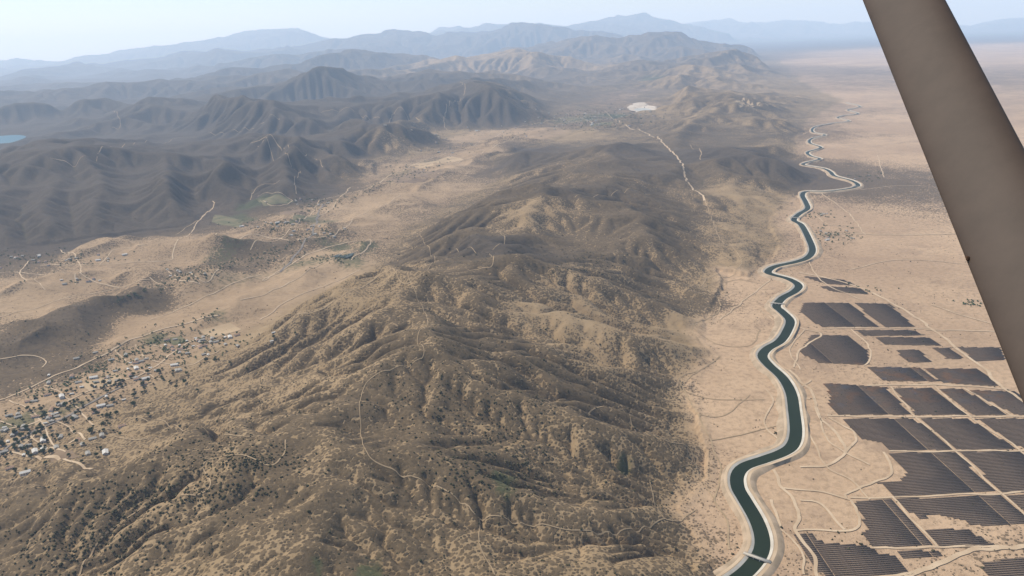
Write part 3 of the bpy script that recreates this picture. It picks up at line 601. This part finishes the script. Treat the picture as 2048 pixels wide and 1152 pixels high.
# ---------------- trees
m_leaf=[simple('oak_foliage',(.045,.07,.024),(.09,.115,.045),.5),simple('olive_foliage',(.06,.075,.033),(.11,.115,.055),.5)]
m_bark=simple('bark',(.09,.065,.045),(.06,.045,.03),1.0)
def tree_mesh(seed,tall):
    r=np.random.default_rng(seed); VV=[];FF=[];MI=[];b=0
    hgt=r.uniform(6,9)*tall
    def tube(p,q,r0,r1):
        nonlocal b
        p=np.array(p);q=np.array(q); a=np.linspace(0,2*math.pi,6,endpoint=False); c=np.stack([np.cos(a),np.sin(a),a*0],1)
        VV.append(np.vstack([p+c*r0,q+c*r1]))
        for i in range(6): j=(i+1)%6; FF.append([b+i,b+j,b+6+j]);FF.append([b+i,b+6+j,b+6+i]);MI.extend([1,1])
        b+=12
    tube((0,0,-.5),(0,0,hgt*.45),.35,.2)
    cs=[]
    for i in range(5):
        a=i*1.26+r.uniform(-.4,.4); c=np.array([math.cos(a)*hgt*.24,math.sin(a)*hgt*.24,hgt*r.uniform(.5,.8)]); tube((0,0,hgt*.38),c,.15,.06); cs.append(c)
    cs.append(np.array([0,0,hgt*.82]))
    for c in cs:
        m=90; d=r.normal(size=(m,3)); d/=np.linalg.norm(d,axis=1)[:,None]; q=c+d*hgt*.24*r.uniform(.5,1.15,(m,1))
        for w in q:
            e=r.normal(size=(3,3))*hgt*.062; VV.append(w+e); FF.append([b,b+1,b+2]); MI.append(0); b+=3
    me=mesh_np('tree',np.vstack(VV),np.array(FF)); me.materials.append(m_leaf[seed%2]); me.materials.append(m_bark); me.polygons.foreach_set('material_index',np.array(MI,np.int32)); return me
tms=[tree_mesh(i,1.0 if i<4 else 1.35) for i in range(6)]
VL=[(10,905,80,34,18,60),(80,870,110,34,24,80),(140,820,110,30,22,80),(210,770,90,26,16,70),(345,700,80,20,20,140),(290,750,70,18,12,50),(430,678,70,14,14,60),(240,735,60,22,10,40),(70,520,70,14,14,70),(190,515,70,14,7,20),(130,560,70,8,6,10),(620,405,45,12,12,60),(545,450,60,12,12,70),(640,465,50,12,12,40),(380,545,50,14,6,50),(1660,470,40,12,8,90),(1640,432,30,5,3,30),(1200,235,90,16,50,320),(1130,245,70,10,16,100),(1000,262,80,10,8,30),(900,300,60,10,4,30),(840,270,60,14,5,20),(1730,355,30,6,2,24),(1750,580,50,8,0,14),(1940,608,25,4,0,22),(540,525,60,16,0,50),(800,340,60,12,2,30)]
m_wall=[simple('stucco_cream',(.55,.48,.38),(.46,.4,.32),1),simple('stucco_white',(.68,.64,.58),(.58,.55,.51),1),simple('stucco_tan',(.4,.31,.22),(.34,.27,.19),1)]
m_roof=[simple('roof_grey',(.38,.35,.3),(.29,.27,.23),.8),simple('roof_tile',(.36,.24,.17),(.28,.18,.12),.8),simple('roof_white',(.64,.6,.53),(.52,.49,.43),.8)]
m_win=simple('window_glass',(.03,.035,.04),(.05,.05,.06),1,.2,.5)
def house_meshes(L,W,h,wi,ri):
    VV=[];FF=[];MI=[]
    v,f=boxq((0,0,h/2-1),(L/2,W/2,h/2+1)); VV.append(v);FF+=f.tolist();MI+=[0]*6;b=8
    for sx in(-1,1):
        VV.append(np.array([[sx*L/2,-W/2,h],[sx*L/2,W/2,h],[sx*L/2,0,h+W*.22]])); FF.append([b,b+1,b+2,b+2]);MI.append(0);b+=3
    for sy in(-1,1):
        for i in range(4):
            v,f=boxq((-L/2+L*(i+.6)/4.2,sy*(W/2+.02),1.6 if i!=1 else 1.1),(.7,.05,.6 if i!=1 else 1.05)); VV.append(v);FF+=(f+b).tolist();MI+=[1]*6;b+=8
    Vv=np.vstack(VV)
    me=bpy.data.meshes.new('house_wall'); me.from_pydata(Vv.tolist(),[],[q if q[2]!=q[3] else q[:3] for q in FF]); me.materials.append(m_wall[wi]); me.materials.append(m_win); me.polygons.foreach_set('material_index',np.array(MI,np.int32))
    o=.6; hr=h+W*.22+.15; he=h-.1
    rv=[(-L/2-o,-W/2-o,he),(L/2+o,-W/2-o,he),(L/2+o,0,hr),(-L/2-o,0,hr),(L/2+o,W/2+o,he),(-L/2-o,W/2+o,he)]; rv+= [(a,b_,c+.25) for a,b_,c in rv]
    rf=[(0,3,2,1),(3,5,4,2),(6,7,8,9),(9,8,10,11),(0,1,7,6),(4,5,11,10),(1,2,8,7),(2,4,10,8),(3,0,6,9),(5,3,9,11)]
    mr=bpy.data.meshes.new('house_roof'); mr.from_pydata(rv,[],rf); mr.materials.append(m_roof[ri]); return me,mr
HM=[(house_meshes(14,8,3.2,0,0),'cream stucco house with a grey gable roof','house'),(house_meshes(15,8.5,3.2,1,1),'long white house with a red-brown tile roof','house'),(house_meshes(11,7.5,3,2,0),'small tan house with a grey roof','house'),(house_meshes(18,10,4.0,1,2),'large white metal barn with pale roof','barn'),(house_meshes(8,5,2.6,0,2),'cream outbuilding with a white roof','shed')]
tp=[]
for (px,py,sx,sy,nh,nt_) in VL:
    for i in range(nh):
        q=hit(px+random.gauss(0,sx*.6),py+random.gauss(0,sy*.6)); (ms,lab,cat)=HM[random.choice([0,0,0,1,1,2,2,2,3,4,4])]; wm,rm=ms
        a=random.choice([0,math.pi/2])+math.radians(28)+random.gauss(0,.1)
        h=add(cat,wm,None,label=lab,cat=cat,group='buildings of the valley village'); h.location=q; h.rotation_euler=(0,0,a)
        r=add('roof',rm,None,parent=h)
        if q[1]>5500: h.scale=(1.4,1.4,1.3)
    for i in range(nt_): tp.append((px+random.gauss(0,sx*.75),py+random.gauss(0,sy*.75)))
for i in range(170):
    t=i/170; tp.append((240+400*t+random.gauss(0,10),600-130*t+random.gauss(0,5)))
for i in range(110):
    t=i/110; tp.append((600+300*t+random.gauss(0,10),430-110*t+random.gauss(0,4)))
for i in range(70): tp.append((random.gauss(660,26),random.gauss(518,6)))
for i in range(120):
    t=i/120; tp.append((60+380*t+random.gauss(0,8),800-180*t+random.gauss(0,6)))
TP=[hit(*p) for p in tp]; TP.sort(key=lambda p:math.hypot(p[0],p[1]))
rest=[]
for k,p in enumerate(TP):
    if k<300:
        o=add('tree',random.choice(tms),None,label='dark green round-crowned tree beside houses and dry fields',cat='tree',group='trees of the valley'); o.location=p; o.rotation_euler=(0,0,random.uniform(0,6.28)); s_=random.uniform(.55,1.1); o.scale=(s_,s_,s_*.95)
    else: rest.append(p)
R2=np.array(rest); far_=np.clip(np.hypot(R2[:,0],R2[:,1])/3000,1,2.2)
pts=np.repeat(R2,4,axis=0)+rng.normal(size=(len(R2)*4,3))*[1.9,1.9,.9]*np.repeat(far_,4)[:,None]; pts[:,2]+=1.8
blobs(pts,rng.uniform(1.1,2.4,len(pts))*np.repeat(far_,4)**.6,'far_trees',m_leaf[0],'clumps of dark trees around the distant town','trees')
# ---------------- bridges over the canal
def bridge(px,py,wd):
    p=on_plane(px,py,4)[:2]; k=int(np.argmin(((AC-p)**2).sum(1))); n=frame(AC)[k]; a=math.atan2(n[1],n[0])
    e=bpy.data.objects.new('road_bridge',None); sc.collection.objects.link(e); e.location=(AC[k][0],AC[k][1],6.2); e.rotation_euler=(0,0,a); e['label']='pale concrete road bridge crossing the canal'; e['category']='bridge'; e['group']='bridges over the canal'
    def part(nm,lst,m):
        VV=[];FF=[];b=0
        for c,h in lst: v,f=boxq(c,h); VV.append(v);FF.append(f+b);b+=8
        add(nm,mesh_np(nm,np.vstack(VV),np.vstack(FF)),m,parent=e)
    part('bridge_deck',[((0,0,.6),(22,wd,.4))],m_conc)
    for s_ in(-1,1): part('railing',[((0,s_*(wd-.2),1.9),(22,.12,.12))]+[((i*4.0,s_*(wd-.2),1.4),(.12,.1,.42)) for i in range(-5,6)],m_steel)
    part('pier',[((-5,0,-2),(.5,wd*.9,2.2)),((5,0,-2),(.5,wd*.9,2.2))],m_conc)
bridge(1508,1118,3.2); bridge(1557,608,3); bridge(1592,436,3.2); bridge(1700,372,3)
# ---------------- wing strut of the light aircraft
def campt(px,py,d):
    v=RM@np.array([(px-1024)/F*d,(576-py)/F*d,-d]); return Vector((v[0],v[1],v[2]+HC))
A=campt(1804,0,1.42); B=campt(1954,325,1.13); dr=(B-A); A2=A-dr*1.2; B2=B+dr*2.4
ax=dr.normalized(); view=(((A+B)/2)-Vector((0,0,HC))).normalized(); ch=ax.cross(view).normalized(); th=ax.cross(ch).normalized()
if th.dot(view)>0: th=-th
Ms=NT_('strut_paint_shaded'); Ms.l(Ms.mix(Ms.ss(Ms.noise(14,6,.7),.3,.75),(.082,.058,.043),(.066,.047,.035)),Ms.b.inputs['Base Color']); Ms.b.inputs['Roughness'].default_value=.6; Ms.b.inputs['Specular IOR Level'].default_value=.2  # base colour darkened in place of shade from the wing, which is not modelled
bv=[];bf=[];SEG=30
prof=[]
for j in range(72):
    a=2*math.pi*j/72; ca=math.cos(a); sa=math.sin(a)
    t_=0.018*math.copysign(abs(sa)**.8,sa)
    prof.append((0.058*ca,t_*(1.0+.25*ca)))
K=len(prof)
for i in range(SEG+1):
    c=A2.lerp(B2,i/SEG)
    for u_,v_ in prof: bv.append(c+ch*u_+th*v_)
for i in range(SEG):
    for j in range(K): bf.append((i*K+j,i*K+(j+1)%K,(i+1)*K+(j+1)%K,(i+1)*K+j))
me=bpy.data.meshes.new('strut'); me.from_pydata([tuple(v) for v in bv],[],bf); me.polygons.foreach_set('use_smooth',np.ones(len(bf),bool))
strut=add('wing_strut',me,Ms.m,label='painted streamlined wing strut of a light aircraft, wing shade toned into its brown-grey',cat='aircraft strut')
lft=ch if ch.dot(Vector(RM[:,0]))<0 else -ch
pc=campt(1919,457,1.01); tt_=(pc-A).dot(ax); pc=A+ax*tt_+lft*.0555+th*.006
fv=[];ff=[]
for i in range(5):
    for j in range(12):
        a=2*math.pi*j/12; r_=[.0032,.0034,.003,.002,.0008][i]*(1+.2*math.sin(3*a)); fv.append(tuple(pc+ax*(r_*1.3*math.cos(a))+lft*(r_*.8*math.sin(a))+th*(i*.0009)))
for i in range(4):
    for j in range(12): ff.append((i*12+j,i*12+(j+1)%12,(i+1)*12+(j+1)%12,(i+1)*12+j))
ff.append(tuple(48+j for j in range(12)))
me=bpy.data.meshes.new('rivet'); me.from_pydata(fv,[],ff); add('rivet',me,simple('worn_metal',(.09,.05,.03),(.05,.03,.02),300),parent=strut)
# ---------------- light, sky, haze
EL=math.radians(54)
sd=bpy.data.lights.new('sun','SUN'); sd.energy=4.5; sd.angle=math.radians(.5); sd.color=(1,.935,.83); so=bpy.data.objects.new('sun',sd); sc.collection.objects.link(so)
tosun=Vector((sunx*math.cos(EL),suny*math.cos(EL),math.sin(EL))); so.rotation_euler=tosun.to_track_quat('Z','Y').to_euler(); so.location=(0,0,3000)
w=bpy.data.worlds.new('World'); sc.world=w; w.use_nodes=True; nt2=w.node_tree; bg=nt2.nodes['Background']; sk=nt2.nodes.new('ShaderNodeTexSky'); sk.sky_type='NISHITA'; sk.sun_disc=False; sk.sun_elevation=EL; sk.sun_rotation=SAZ; sk.altitude=800; sk.dust_density=.5; sk.ozone_density=1.1
nt2.links.new(sk.outputs[0],bg.inputs[0]); bg.inputs[1].default_value=.13
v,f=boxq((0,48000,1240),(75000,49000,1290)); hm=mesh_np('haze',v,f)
mh=bpy.data.materials.new('haze_air_glow'); mh.use_nodes=True; t=mh.node_tree; t.nodes.remove(t.nodes['Principled BSDF']); vs=t.nodes.new('ShaderNodeVolumeScatter'); vs.inputs['Color'].default_value=(.75,.86,1,1); vs.inputs['Density'].default_value=3.2e-5; vs.inputs['Anisotropy'].default_value=.2
scatter_glow=t.nodes.new('ShaderNodeEmission'); scatter_glow.inputs['Color'].default_value=(.75*.21,.86*.30,.42,1); scatter_glow.inputs['Strength'].default_value=3.2e-5  # faint blue emission added to the haze, stands in for multiple scattering
ad=t.nodes.new('ShaderNodeAddShader'); t.links.new(vs.outputs[0],ad.inputs[0]); t.links.new(scatter_glow.outputs[0],ad.inputs[1])
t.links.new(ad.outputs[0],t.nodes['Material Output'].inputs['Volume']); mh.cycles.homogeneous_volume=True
add('sky_haze',hm,mh,kind='structure',label='thin summer haze in the air with a faint added blue glow')
print('done',time.time()-T0)
